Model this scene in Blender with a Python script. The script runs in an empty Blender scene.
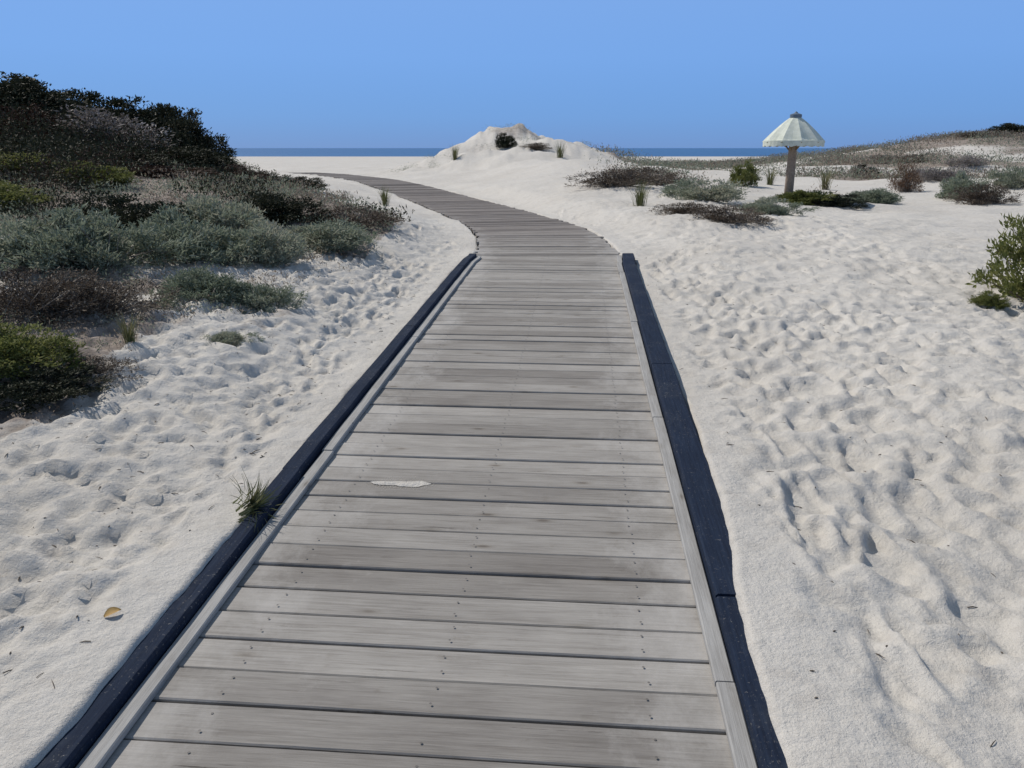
import bpy, math, random
import numpy as np
from mathutils import Vector

random.seed(7)
rng = np.random.default_rng(7)
S = bpy.context.scene
COL = S.collection
R = math.radians

# ------------------------------------------------------------------ camera
F = 800.0                                   # focal length in pixels of a 1024 px wide picture
EYE = 1.6
PITCH = math.atan((384 - 148) / F)          # horizon at row 148
CP, SP = math.cos(PITCH), math.sin(PITCH)

def ray(px, py):
    a, b = (px - 512) / F, (384 - py) / F
    return np.array([a, CP + b * SP, b * CP - SP])

cam_d = bpy.data.cameras.new('camera')
cam = bpy.data.objects.new('camera', cam_d)
COL.objects.link(cam)
cam.location = (0, 0, EYE)
cam.rotation_euler = (math.pi / 2 - PITCH, 0, 0)
cam_d.sensor_width = 36
cam_d.lens = 36 * F / 1024
cam_d.clip_start = 0.05
cam_d.clip_end = 40000
S.camera = cam

# ------------------------------------------------------------------ noise
def _hash(ix, iy, seed):
    h = (ix * 374761393 + iy * 668265263 + seed * 2147483647) & 0xFFFFFFFF
    h = ((h ^ (h >> 13)) * 1274126177) & 0xFFFFFFFF
    return ((h ^ (h >> 16)) & 0xFFFFFF) / float(0xFFFFFF)

def vnoise(x, y, seed=0):
    ix, iy = np.floor(x).astype(np.int64), np.floor(y).astype(np.int64)
    fx, fy = x - ix, y - iy
    fx = fx * fx * fx * (fx * (fx * 6 - 15) + 10)
    fy = fy * fy * fy * (fy * (fy * 6 - 15) + 10)
    a, b = _hash(ix, iy, seed), _hash(ix + 1, iy, seed)
    c, d = _hash(ix, iy + 1, seed), _hash(ix + 1, iy + 1, seed)
    return (a + (b - a) * fx) * (1 - fy) + (c + (d - c) * fx) * fy

def fbm(x, y, size, octaves=4, seed=0):
    out, amp, tot, f = 0.0, 1.0, 0.0, 1.0 / size
    for k in range(octaves):
        c, s = math.cos(0.6 * k), math.sin(0.6 * k)
        out = out + amp * (vnoise((x * c - y * s) * f + 17.3 * k, (x * s + y * c) * f - 9.1 * k, seed + k) - 0.5)
        tot += amp; amp *= 0.5; f *= 2.0
    return out / tot * 2          # about -1 .. 1

def sstep(a, b, x):
    t = np.clip((x - a) / (b - a), 0, 1)
    return t * t * (3 - 2 * t)

# ------------------------------------------------------------------ the line of the boardwalk
SLOPE = 0.034
def hit_deck(px, py):
    d = ray(px, py)
    t = EYE / (SLOPE * d[1] - d[2])
    return d * t + np.array([0, 0, EYE])
A = (hit_deck(66, 760) + hit_deck(756, 760)) / 2
B = (hit_deck(470, 258) + hit_deck(621, 258)) / 2
dirv = (B - A)[:2] / np.linalg.norm((B - A)[:2])
print('deck near', hit_deck(66, 760), hit_deck(756, 760), 'far', hit_deck(470, 258), hit_deck(621, 258))
KERB_END_Y = float(B[1])
def straight(y):
    return A[0] + .02 + (y - A[1]) * dirv[0] / dirv[1]
ctrl = [(straight(-5), -5.0), (straight(1), 1.0), (straight(5), 5.0), (straight(8), 8.0),
        (straight(KERB_END_Y - .5), KERB_END_Y - .5), (straight(KERB_END_Y + .25), KERB_END_Y + .25), (0.30, 12.7), (-0.42, 16.0), (-2.05, 22.0),
        (-5.7, 34.0), (-14.0, 56.0), (-17.5, 65.0)]
def catmull(pts, n=60):
    P = [np.array(p, float) for p in pts]
    P = [2 * P[0] - P[1]] + P + [2 * P[-1] - P[-2]]
    out = []
    for i in range(1, len(P) - 2):
        p0, p1, p2, p3 = P[i - 1:i + 3]
        for k in range(n):
            t = k / n
            out.append(.5 * ((2 * p1) + (-p0 + p2) * t + (2 * p0 - 5 * p1 + 4 * p2 - p3) * t * t + (-p0 + 3 * p1 - 3 * p2 + p3) * t ** 3))
    out.append(P[-2])
    return np.array(out)
_raw = catmull(ctrl)
_s = np.concatenate([[0], np.cumsum(np.linalg.norm(np.diff(_raw, axis=0), axis=1))])
PATH_LEN = _s[-1]
def path(s):
    return np.array([np.interp(s, _s, _raw[:, 0]), np.interp(s, _s, _raw[:, 1])])
def path_frame(s):
    a, b = path(max(0, s - .05)), path(min(PATH_LEN, s + .05))
    t = (b - a) / np.linalg.norm(b - a)
    return path(s), t, np.array([t[1], -t[0]])       # point, along, to the right
def path_z_y(y):                                     # deck height by distance
    return np.interp(y, [-10, 0, 9.5, 11.5, 14, 20, 34, 46, 58, 70], [-.34, 0, .323, .37, .36, .34, .35, .2, -.05, -.5])
def s_of_y(y):
    return float(np.interp(y, _raw[:, 1], _s))
S_KERB = s_of_y(KERB_END_Y)
WO = float(np.linalg.norm((hit_deck(756, 760) - hit_deck(66, 760))[:2])) / 2     # half width, kerb centre to kerb centre
WO = 0.945
print('half width', WO, 'kerb end', KERB_END_Y)
_coarse = _raw[::6]
def path_dist(x, y):
    """signed distance from the centre line (right positive) and nearest y on the path"""
    shp = x.shape
    x, y = x.ravel(), y.ravel()
    best = np.full(x.shape, 1e9); sgn = np.ones(x.shape); ny = y.copy()
    for i in range(len(_coarse) - 1):
        p, q = _coarse[i], _coarse[i + 1]
        d = q - p; L2 = d @ d
        t = np.clip(((x - p[0]) * d[0] + (y - p[1]) * d[1]) / L2, 0, 1)
        cx, cy = p[0] + t * d[0], p[1] + t * d[1]
        dd = (x - cx) ** 2 + (y - cy) ** 2
        m = dd < best
        best[m] = dd[m]; ny[m] = cy[m]
        sgn[m] = np.sign((x[m] - p[0]) * d[1] - (y[m] - p[1]) * d[0])
    return (np.sqrt(best) * sgn).reshape(shp), ny.reshape(shp)

# ------------------------------------------------------------------ terrain
def g2(x, y, cx, cy, sx, sy, rot=0.0):
    c, s = math.cos(rot), math.sin(rot)
    u, v = (x - cx) * c + (y - cy) * s, -(x - cx) * s + (y - cy) * c
    return np.exp(-.5 * ((u / sx) ** 2 + (v / sy) ** 2))

def terrain(x, y):
    x = np.asarray(x, float); y = np.asarray(y, float)
    base = np.interp(y, [-60, -10, 0, 10, 12, 20, 36, 60, 110, 200, 330, 420, 520], [-.6, -.34, 0, .33, .36, .34, .30, -.1, -.75, -1.15, -1.7, -2.5, -5])
    z = base.copy()
    v, ny = path_dist(x, y)
    left = np.clip(-v - 1.0, 0, None)
    nearw = 1 - .45 * sstep(13, 21, y) - .55 * sstep(26, 45, y)
    # bank that climbs to the left of the boardwalk
    z += nearw * (0.42 * (1 - np.exp(-left / 2.6)) + 0.03 * np.minimum(left, 8)) * sstep(-8, 3, y)
    # the overgrown dune on the left
    z += 1.15 * g2(x, y, -14.5, 20.5, 4.0, 6.0, .25)
    z += 0.35 * g2(x, y, -10.2, 18.0, 2.0, 4.0)
    z += 0.9 * g2(x, y, -18, 12, 6, 8)
    # pale dune in the middle distance and its long flank on the right of the bend
    z += 1.50 * g2(x, y, -1.7, 52, 2.5, 6.5, -.12)
    z += 1.25 * g2(x, y, 2.2, 50, 2.3, 7.0)
    z += .55 * g2(x, y, 5.2, 47, 1.6, 5.0)
    z += .35 * g2(x, y, -.2, 50, 5, 8) * (.1 + 2.6 * fbm(x, y, 2.2, 4, 77))
    z += 0.62 * g2(x, y, 2.0, 31, 2.2, 8.0, .1)
    z += 0.22 * g2(x, y, 2.4, 18, 1.6, 5.0, .2)
    # dunes on the right
    z += 3.1 * g2(x, y, 46, 64, 13, 10)
    z += 1.0 * g2(x, y, 27, 52, 6, 6)
    z += 1.2 * g2(x, y, 60, 40, 16, 10)
    hum = sstep(21.5, 29, y + 0.10 * x) * sstep(3.0, 7.0, v) * (1 - sstep(60, 110, y))
    z += hum * (0.22 + 0.42 * fbm(x, y, 7.0, 3, 11))
    far = sstep(20, 50, y) * (1 - sstep(100, 200, y))
    z += far * 0.25 * fbm(x, y, 11.0, 3, 31)
    wavy = sstep(1.2, 2.2, np.abs(v)) * (1 - sstep(60, 120, y))
    z += wavy * (0.10 * fbm(x, y, 3.2, 3, 5) + 0.05 * fbm(x, y, 0.9, 3, 8))
    # boardwalk corridor: sand lies against the kerbs, lower beneath the planks
    dz = path_z_y(ny)
    e = np.abs(v) - WO
    nz = fbm(x, y, 0.8, 2, 21) + .35 * fbm(x, y, .22, 2, 25)
    nearR = 1 - sstep(2.0, 3.7, ny); nearL = 1 - sstep(2.0, 6.0, ny)
    drift = np.where(v > 0, -0.012 + .092 * (1 - sstep(3.6, 5.2, ny)), 0.030 + .045 * nearL) + 0.018 * nz
    ecov = np.where(v > 0, .088 - .088 * nearR, .040 - .035 * nearL) + np.where(v > 0, .016, .020) * (fbm(x, y, .5, 2, 21) + .55 * fbm(x, y, .13, 2, 29))
    drift = np.where(ny > KERB_END_Y, -0.004 + 0.05 * fbm(x, y, 1.1, 3, 22), drift)
    inpath = (ny < 63.5)
    k = np.where(inpath, sstep(0.0, 0.9, e - .08), 1.0)
    z = z * k + (dz + drift) * (1 - k)
    ecov = np.where(ny < KERB_END_Y, ecov, -.02 + .06 * fbm(x, y, .9, 3, 26))
    under = np.where(inpath, 1 - sstep(ecov - .075, ecov, e), 0.0)
    z = z * (1 - under) + (dz - .16) * under
    return z

def tz(x, y):
    return float(terrain(np.array([x]), np.array([y]))[0])

def ground(px, py):
    """where the line of sight through a pixel meets the sand"""
    d = ray(px, py)
    ts = np.concatenate([np.arange(1, 40, .1), np.arange(40, 140, .4)])
    P = d[None] * ts[:, None]
    h = P[:, 2] + EYE - terrain(P[:, 0], P[:, 1])
    i = np.argmax(h < 0) if (h < 0).any() else len(ts) - 1
    return float(P[i, 0]), float(P[i, 1])

# ------------------------------------------------------------------ materials
def new_mat(name):
    m = bpy.data.materials.new(name); m.use_nodes = True
    nt = m.node_tree
    return m, nt, nt.nodes['Principled BSDF']
def N(nt, t, **kw):
    n = nt.nodes.new(t)
    for k, v in kw.items():
        if hasattr(n, k): setattr(n, k, v)
        else: n.inputs[k].default_value = v
    return n
def L(nt, a, b): nt.links.new(a, b)
def ramp(nt, fac, stops):
    r = nt.nodes.new('ShaderNodeValToRGB')
    while len(r.color_ramp.elements) < len(stops): r.color_ramp.elements.new(.5)
    for e, (p, c) in zip(r.color_ramp.elements, stops):
        e.position = p; e.color = (*c, 1) if len(c) == 3 else c
    L(nt, fac, r.inputs['Fac'])
    return r
def mix(nt, fac, a, b, mode='MIX'):
    m = nt.nodes.new('ShaderNodeMix'); m.data_type = 'RGBA'; m.blend_type = mode
    for sock, v in ((m.inputs[0], fac), (m.inputs[6], a), (m.inputs[7], b)):
        if hasattr(v, 'links'): L(nt, v, sock)
        else: sock.default_value = v if isinstance(v, (int, float)) else (*v, 1)
    return m.outputs[2]

def sand_mat():
    m, nt, b = new_mat('sand')
    tc = N(nt, 'ShaderNodeTexCoord')
    n1 = N(nt, 'ShaderNodeTexNoise', Scale=0.5, Detail=5.0); L(nt, tc.outputs['Object'], n1.inputs['Vector'])
    n2 = N(nt, 'ShaderNodeTexNoise', Scale=9.0, Detail=6.0, Roughness=.65); L(nt, tc.outputs['Object'], n2.inputs['Vector'])
    n3 = N(nt, 'ShaderNodeTexNoise', Scale=260.0, Detail=3.0, Roughness=.7); L(nt, tc.outputs['Object'], n3.inputs['Vector'])
    c1 = ramp(nt, n1.outputs['Fac'], [(.3, (.58, .548, .50)), (.7, (.66, .63, .582))])
    c2 = ramp(nt, n2.outputs['Fac'], [(.25, (.80, .79, .78)), (.5, (.97, .97, .96)), (.8, (1, 1, 1))])
    c3 = ramp(nt, n3.outputs['Fac'], [(.28, (.60, .58, .56)), (.45, (.97, .97, .97)), (.75, (1, 1, 1))])
    c = mix(nt, 1.0, c1.outputs[0], c2.outputs[0], 'MULTIPLY')
    c = mix(nt, .8, c, c3.outputs[0], 'MULTIPLY')
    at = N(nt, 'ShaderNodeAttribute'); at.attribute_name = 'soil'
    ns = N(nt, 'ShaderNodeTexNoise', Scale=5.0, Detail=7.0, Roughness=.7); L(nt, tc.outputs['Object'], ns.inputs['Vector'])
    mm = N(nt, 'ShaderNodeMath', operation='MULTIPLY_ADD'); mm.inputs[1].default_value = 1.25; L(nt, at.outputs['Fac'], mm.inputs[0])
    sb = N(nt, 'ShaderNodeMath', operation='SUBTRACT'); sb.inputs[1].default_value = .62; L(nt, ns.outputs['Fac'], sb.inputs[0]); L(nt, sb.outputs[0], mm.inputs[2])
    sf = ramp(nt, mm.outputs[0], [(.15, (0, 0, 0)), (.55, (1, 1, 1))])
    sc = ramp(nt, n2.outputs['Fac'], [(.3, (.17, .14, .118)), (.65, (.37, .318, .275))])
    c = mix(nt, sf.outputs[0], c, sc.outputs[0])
    L(nt, c, b.inputs['Base Color'])
    b.inputs['Roughness'].default_value = .95
    b.inputs['Specular IOR Level'].default_value = .15
    nb = N(nt, 'ShaderNodeTexNoise', Scale=14.0, Detail=7.0, Roughness=.7); L(nt, tc.outputs['Object'], nb.inputs['Vector'])
    b1 = N(nt, 'ShaderNodeBump', Strength=.8, Distance=.03); L(nt, nb.outputs['Fac'], b1.inputs['Height'])
    b2 = N(nt, 'ShaderNodeBump', Strength=.5, Distance=.003); L(nt, n3.outputs['Fac'], b2.inputs['Height'])
    L(nt, b1.outputs[0], b2.inputs['Normal']); L(nt, b2.outputs[0], b.inputs['Normal'])
    return m

def plank_mat(name, c0, c1, c2, dust=True):
    m, nt, b = new_mat(name)
    uv = N(nt, 'ShaderNodeUVMap'); uv.uv_map = 'UVMap'
    geo = N(nt, 'ShaderNodeNewGeometry')
    def stretched(sx, sy, scale, detail, rough=.6):
        mp = N(nt, 'ShaderNodeMapping'); mp.inputs['Scale'].default_value = (sx, sy, 1)
        L(nt, uv.outputs[0], mp.inputs['Vector'])
        n = N(nt, 'ShaderNodeTexNoise', Scale=scale, Detail=detail, Roughness=rough)
        n.noise_dimensions = '4D'
        ml = N(nt, 'ShaderNodeMath', operation='MULTIPLY'); ml.inputs[1].default_value = 60
        L(nt, geo.outputs['Random Per Island'], ml.inputs[0]); L(nt, ml.outputs[0], n.inputs['W'])
        L(nt, mp.outputs[0], n.inputs['Vector'])
        return n
    grain = stretched(3, 90, 1.0, 6, .7)
    fine = stretched(8, 420, 1.0, 3, .6)
    blot = stretched(2.5, 6, 1.0, 5)
    rp = ramp(nt, geo.outputs['Random Per Island'], [(0, c0), (.5, c1), (1, c2)])
    g = ramp(nt, grain.outputs['Fac'], [(.25, (.62, .60, .58)), (.5, (.95, .95, .95)), (.75, (1.12, 1.12, 1.12))])
    f = ramp(nt, fine.outputs['Fac'], [(.3, (.72, .71, .70)), (.55, (1, 1, 1))])
    bl = ramp(nt, blot.outputs['Fac'], [(.3, (.80, .79, .78)), (.6, (1.04, 1.04, 1.03))])
    c = mix(nt, 1, rp.outputs[0], g.outputs[0], 'MULTIPLY')
    c = mix(nt, .8, c, f.outputs[0], 'MULTIPLY')
    c = mix(nt, 1, c, bl.outputs[0], 'MULTIPLY')
    crack = stretched(1.4, 34, 1.0, 8, .75)                     # checks and splits along the grain
    cr = ramp(nt, crack.outputs['Fac'], [(.33, (.28, .26, .24)), (.39, (1, 1, 1))])
    c = mix(nt, .9, c, cr.outputs[0], 'MULTIPLY')
    stain = stretched(5, 7, 1.0, 6, .7)
    st = ramp(nt, stain.outputs['Fac'], [(.60, (1, 1, 1)), (.78, (.62, .58, .53))])
    c = mix(nt, .8, c, st.outputs[0], 'MULTIPLY')
    vor = N(nt, 'ShaderNodeTexVoronoi', Scale=1.0); mpv = N(nt, 'ShaderNodeMapping'); mpv.inputs['Scale'].default_value = (3.2, 9.0, 1)
    L(nt, uv.outputs[0], mpv.inputs['Vector']); L(nt, mpv.outputs[0], vor.inputs['Vector'])
    kn = ramp(nt, vor.outputs['Distance'], [(.045, (.40, .35, .30)), (.11, (.85, .83, .80)), (.2, (1, 1, 1))])
    c = mix(nt, .75, c, kn.outputs[0], 'MULTIPLY')
    if dust:                                            # pale sand trodden over the boards, thicker at their ends
        sp = N(nt, 'ShaderNodeSeparateXYZ'); L(nt, uv.outputs[0], sp.inputs[0])
        ab = N(nt, 'ShaderNodeMath', operation='ABSOLUTE'); L(nt, sp.outputs[0], ab.inputs[0])
        mr = N(nt, 'ShaderNodeMapRange'); mr.inputs[1].default_value = .35; mr.inputs[2].default_value = .95
        mr.inputs[3].default_value = -.12; mr.inputs[4].default_value = .24
        L(nt, ab.outputs[0], mr.inputs[0])
        mp = N(nt, 'ShaderNodeMapping'); mp.inputs['Scale'].default_value = (1.6, 1.2, 1); L(nt, uv.outputs[0], mp.inputs['Vector'])
        n = N(nt, 'ShaderNodeTexNoise', Scale=2.2, Detail=8.0, Roughness=.72); L(nt, mp.outputs[0], n.inputs['Vector'])
        ad = N(nt, 'ShaderNodeMath', operation='ADD'); L(nt, mr.outputs[0], ad.inputs[0]); L(nt, n.outputs['Fac'], ad.inputs[1])
        gt = N(nt, 'ShaderNodeMapRange'); L(nt, sp.outputs[1], gt.inputs[0])          # boards turn darker and less sandy beyond the kerbs
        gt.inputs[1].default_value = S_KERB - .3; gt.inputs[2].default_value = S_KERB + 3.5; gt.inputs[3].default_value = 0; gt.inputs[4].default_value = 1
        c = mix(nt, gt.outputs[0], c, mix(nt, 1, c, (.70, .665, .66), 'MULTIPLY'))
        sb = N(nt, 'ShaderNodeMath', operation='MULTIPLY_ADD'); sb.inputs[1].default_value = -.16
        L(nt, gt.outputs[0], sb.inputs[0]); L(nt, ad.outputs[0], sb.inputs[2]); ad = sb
        d = ramp(nt, ad.outputs[0], [(.50, (0, 0, 0)), (.80, (.65, .65, .65))])
        c = mix(nt, d.outputs[0], c, (.50, .48, .45))
    L(nt, c, b.inputs['Base Color'])
    b.inputs['Roughness'].default_value = .85
    b.inputs['Specular IOR Level'].default_value = .25
    bm = N(nt, 'ShaderNodeBump', Strength=.6, Distance=.004); L(nt, grain.outputs['Fac'], bm.inputs['Height'])
    bm2 = N(nt, 'ShaderNodeBump', Strength=.5, Distance=.0015); L(nt, fine.outputs['Fac'], bm2.inputs['Height'])
    L(nt, bm.outputs[0], bm2.inputs['Normal']); L(nt, bm2.outputs[0], b.inputs['Normal'])
    return m

def rough_mat(name, c0, c1, scale=12, rough=.8, bump=.4, dist=.004, spec=.3):
    m, nt, b = new_mat(name)
    tc = N(nt, 'ShaderNodeTexCoord')
    n = N(nt, 'ShaderNodeTexNoise', Scale=float(scale), Detail=6.0, Roughness=.65); L(nt, tc.outputs['Object'], n.inputs['Vector'])
    r = ramp(nt, n.outputs['Fac'], [(.3, c0), (.7, c1)])
    L(nt, r.outputs[0], b.inputs['Base Color'])
    b.inputs['Roughness'].default_value = rough; b.inputs['Specular IOR Level'].default_value = spec
    bp = N(nt, 'ShaderNodeBump', Strength=bump, Distance=dist); L(nt, n.outputs['Fac'], bp.inputs['Height'])
    L(nt, bp.outputs[0], b.inputs['Normal'])
    return m

def kerb_mat():
    m, nt, b = new_mat('dark_kerb_timber')
    uv = N(nt, 'ShaderNodeUVMap'); uv.uv_map = 'UVMap'; tc = N(nt, 'ShaderNodeTexCoord')
    mp = N(nt, 'ShaderNodeMapping'); mp.inputs['Scale'].default_value = (4, 70, 1); L(nt, uv.outputs[0], mp.inputs['Vector'])
    g = N(nt, 'ShaderNodeTexNoise', Scale=1.0, Detail=6.0, Roughness=.7); L(nt, mp.outputs[0], g.inputs['Vector'])
    w = N(nt, 'ShaderNodeTexNoise', Scale=3.0, Detail=7.0, Roughness=.75); L(nt, tc.outputs['Object'], w.inputs['Vector'])
    d = N(nt, 'ShaderNodeTexNoise', Scale=90.0, Detail=4.0, Roughness=.8); L(nt, tc.outputs['Object'], d.inputs['Vector'])
    base = ramp(nt, g.outputs['Fac'], [(.3, (.007, .012, .026)), (.6, (.014, .024, .048)), (.8, (.036, .050, .078))])
    worn = ramp(nt, w.outputs['Fac'], [(.52, (0, 0, 0)), (.75, (.5, .5, .5))])
    c = mix(nt, worn.outputs[0], base.outputs[0], (.060, .068, .082))
    grit = ramp(nt, d.outputs['Fac'], [(.60, (0, 0, 0)), (.70, (.8, .8, .8))])
    ml = N(nt, 'ShaderNodeMath', operation='MULTIPLY'); L(nt, grit.outputs[0], ml.inputs[0])
    w2 = ramp(nt, w.outputs['Fac'], [(.40, (0, 0, 0)), (.65, (1, 1, 1))]); L(nt, w2.outputs[0], ml.inputs[1])
    c = mix(nt, ml.outputs[0], c, (.42, .40, .36))
    L(nt, c, b.inputs['Base Color']); b.inputs['Roughness'].default_value = .85; b.inputs['Specular IOR Level'].default_value = .15
    bp = N(nt, 'ShaderNodeBump', Strength=.7, Distance=.005); L(nt, g.outputs['Fac'], bp.inputs['Height']); L(nt, bp.outputs[0], b.inputs['Normal'])
    return m

def leaf_mat(name, cols, trans=.25, rough=.6, scale=1.2):
    m, nt, b = new_mat(name)
    geo = N(nt, 'ShaderNodeNewGeometry'); tc = N(nt, 'ShaderNodeTexCoord'); oi = N(nt, 'ShaderNodeObjectInfo')
    n = N(nt, 'ShaderNodeTexNoise', Scale=float(scale), Detail=3.0)
    n.noise_dimensions = '4D'
    ml0 = N(nt, 'ShaderNodeMath', operation='MULTIPLY'); ml0.inputs[1].default_value = 40
    L(nt, oi.outputs['Random'], ml0.inputs[0]); L(nt, ml0.outputs[0], n.inputs['W'])
    L(nt, tc.outputs['Object'], n.inputs['Vector'])
    a = N(nt, 'ShaderNodeMath', operation='MULTIPLY'); a.inputs[1].default_value = .45; L(nt, geo.outputs['Random Per Island'], a.inputs[0])
    s = N(nt, 'ShaderNodeMath', operation='MULTIPLY_ADD'); s.inputs[1].default_value = 1.5; s.inputs[2].default_value = -.47
    L(nt, n.outputs['Fac'], s.inputs[0])
    ad = N(nt, 'ShaderNodeMath', operation='ADD'); L(nt, a.outputs[0], ad.inputs[0]); L(nt, s.outputs[0], ad.inputs[1])
    k = len(cols)
    r = ramp(nt, ad.outputs[0], [(i / (k - 1) * .9 + .05, c) for i, c in enumerate(cols)])
    L(nt, r.outputs[0], b.inputs['Base Color'])
    b.inputs['Roughness'].default_value = rough; b.inputs['Specular IOR Level'].default_value = .12
    tr = N(nt, 'ShaderNodeBsdfTranslucent'); L(nt, r.outputs[0], tr.inputs['Color'])
    ms = N(nt, 'ShaderNodeMixShader'); ms.inputs[0].default_value = trans
    L(nt, b.outputs[0], ms.inputs[1]); L(nt, tr.outputs[0], ms.inputs[2])
    L(nt, ms.outputs[0], nt.nodes['Material Output'].inputs['Surface'])
    return m

def sea_mat():
    m, nt, b = new_mat('sea_water')
    tc = N(nt, 'ShaderNodeTexCoord')
    mp = N(nt, 'ShaderNodeMapping'); mp.inputs['Scale'].default_value = (.12, .35, 1); L(nt, tc.outputs['Object'], mp.inputs['Vector'])
    n = N(nt, 'ShaderNodeTexNoise', Scale=1.0, Detail=6.0, Roughness=.6); L(nt, mp.outputs[0], n.inputs['Vector'])
    mp2 = N(nt, 'ShaderNodeMapping'); mp2.inputs['Scale'].default_value = (.002, .02, 1); L(nt, tc.outputs['Object'], mp2.inputs['Vector'])
    n2 = N(nt, 'ShaderNodeTexNoise', Scale=1.0, Detail=4.0); L(nt, mp2.outputs[0], n2.inputs['Vector'])
    r = ramp(nt, n2.outputs['Fac'], [(.3, (.014, .095, .26)), (.7, (.026, .135, .32))])
    L(nt, r.outputs[0], b.inputs['Base Color'])
    b.inputs['Roughness'].default_value = .42
    bp = N(nt, 'ShaderNodeBump', Strength=.9, Distance=.9); L(nt, n.outputs['Fac'], bp.inputs['Height'])
    L(nt, bp.outputs[0], b.inputs['Normal'])
    return m

M = {
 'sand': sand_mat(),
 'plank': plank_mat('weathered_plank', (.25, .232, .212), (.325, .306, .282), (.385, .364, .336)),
 'edge': plank_mat('pale_edge_wood', (.34, .335, .325), (.385, .38, .37), (.42, .415, .405), dust=False),
 'kerb': kerb_mat(),
 'joist': rough_mat('joist_timber', (.06, .055, .05), (.10, .09, .08), 10),
 'screw': rough_mat('screw_steel', (.11, .10, .09), (.20, .185, .17), 60, .5, .1),
 'bark': rough_mat('shrub_wood', (.06, .048, .038), (.15, .125, .10), 30, .9),
 'dead': rough_mat('dead_twig', (.16, .14, .12), (.30, .27, .24), 30, .9),
 'post': rough_mat('weathered_post', (.22, .165, .125), (.38, .30, .235), 25, .85),
 'canvas': rough_mat('pale_canvas', (.52, .55, .46), (.72, .74, .64), 9, .9, .2, .01, .1),
 'rib': rough_mat('rib_wood', (.20, .15, .09), (.28, .21, .13), 20, .8),
 'cap': rough_mat('blue_grey_cap', (.10, .14, .19), (.15, .19, .24), 20, .6),
 'dark': leaf_mat('dark_evergreen_leaf', [(.018, .022, .014), (.030, .036, .020), (.045, .048, .030), (.075, .078, .050)], .15),
 'brown': leaf_mat('brown_scrub_leaf', [(.045, .033, .025), (.095, .072, .054), (.16, .13, .10), (.26, .22, .175)], .15),
 'tan': leaf_mat('tan_dune_scrub_leaf', [(.13, .105, .080), (.22, .18, .14), (.32, .27, .215), (.42, .36, .30)], .3),
 'umber': leaf_mat('dark_umber_leaf', [(.024, .013, .010), (.050, .028, .020), (.085, .052, .038), (.13, .095, .075)], .12),
 'sage': leaf_mat('grey_green_leaf', [(.10, .125, .085), (.20, .24, .17), (.32, .345, .26), (.46, .43, .33)], .32),
 'olive': leaf_mat('olive_leaf', [(.075, .09, .026), (.15, .17, .05), (.22, .23, .08), (.30, .29, .13)], .35),
 'grey': leaf_mat('grey_dead_leaf', [(.11, .095, .088), (.20, .178, .165), (.30, .27, .255), (.38, .35, .33)], .15),
 'rust': leaf_mat('rusty_leaf', [(.07, .040, .026), (.13, .078, .050), (.20, .13, .085), (.27, .19, .13)], .2),
 'blade': leaf_mat('dune_grass_blade', [(.07, .085, .03), (.12, .135, .055), (.19, .185, .09), (.28, .25, .15)], .25),
 'litter': rough_mat('dry_litter', (.05, .04, .032), (.17, .14, .11), 40, .95),
 'ochre': rough_mat('ochre_leaf', (.36, .22, .07), (.46, .30, .11), 40, .7),
 'sea': sea_mat(),
 'foam': rough_mat('surf_foam', (.70, .72, .72), (.82, .83, .83), .4, .9),
}

# ------------------------------------------------------------------ object helpers
def obj(name, mesh, parent=None, mat=None):
    o = bpy.data.objects.new(name, mesh); COL.objects.link(o)
    if mat is not None: mesh.materials.append(M[mat])
    if parent is not None: o.parent = parent
    return o
def thing(name, label, cat, loc=(0, 0, 0), rz=0.0, group=None):
    o = bpy.data.objects.new(name, None); COL.objects.link(o)
    o.empty_display_size = .1
    o.location = loc; o.rotation_euler = (0, 0, rz)
    tag(o, label, cat, group)
    return o
def tag(o, label=None, cat=None, group=None, kind=None):
    if label: o['label'] = label
    if cat: o['category'] = cat
    if group: o['group'] = group
    if kind: o['kind'] = kind
    return o
def mesh_np(name, V, faces_quads=None, faces_tris=None, smooth=False):
    me = bpy.data.meshes.new(name)
    V = np.asarray(V, np.float32)
    fl = []; ls = []
    if faces_quads is not None and len(faces_quads): fl.append((np.asarray(faces_quads, np.int32), 4))
    if faces_tris is not None and len(faces_tris): fl.append((np.asarray(faces_tris, np.int32), 3))
    loops = np.concatenate([f.ravel() for f, k in fl])
    starts = []; off = 0
    for f, k in fl:
        starts.append(off + np.arange(len(f)) * k); off += f.size
    starts = np.concatenate(starts)
    me.vertices.add(len(V)); me.vertices.foreach_set('co', V.ravel())
    me.loops.add(len(loops)); me.loops.foreach_set('vertex_index', loops.astype(np.int32))
    me.polygons.add(len(starts)); me.polygons.foreach_set('loop_start', starts.astype(np.int32))
    me.update(calc_edges=True); me.validate()
    if smooth: me.polygons.foreach_set('use_smooth', np.ones(len(me.polygons), bool))
    return me

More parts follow.
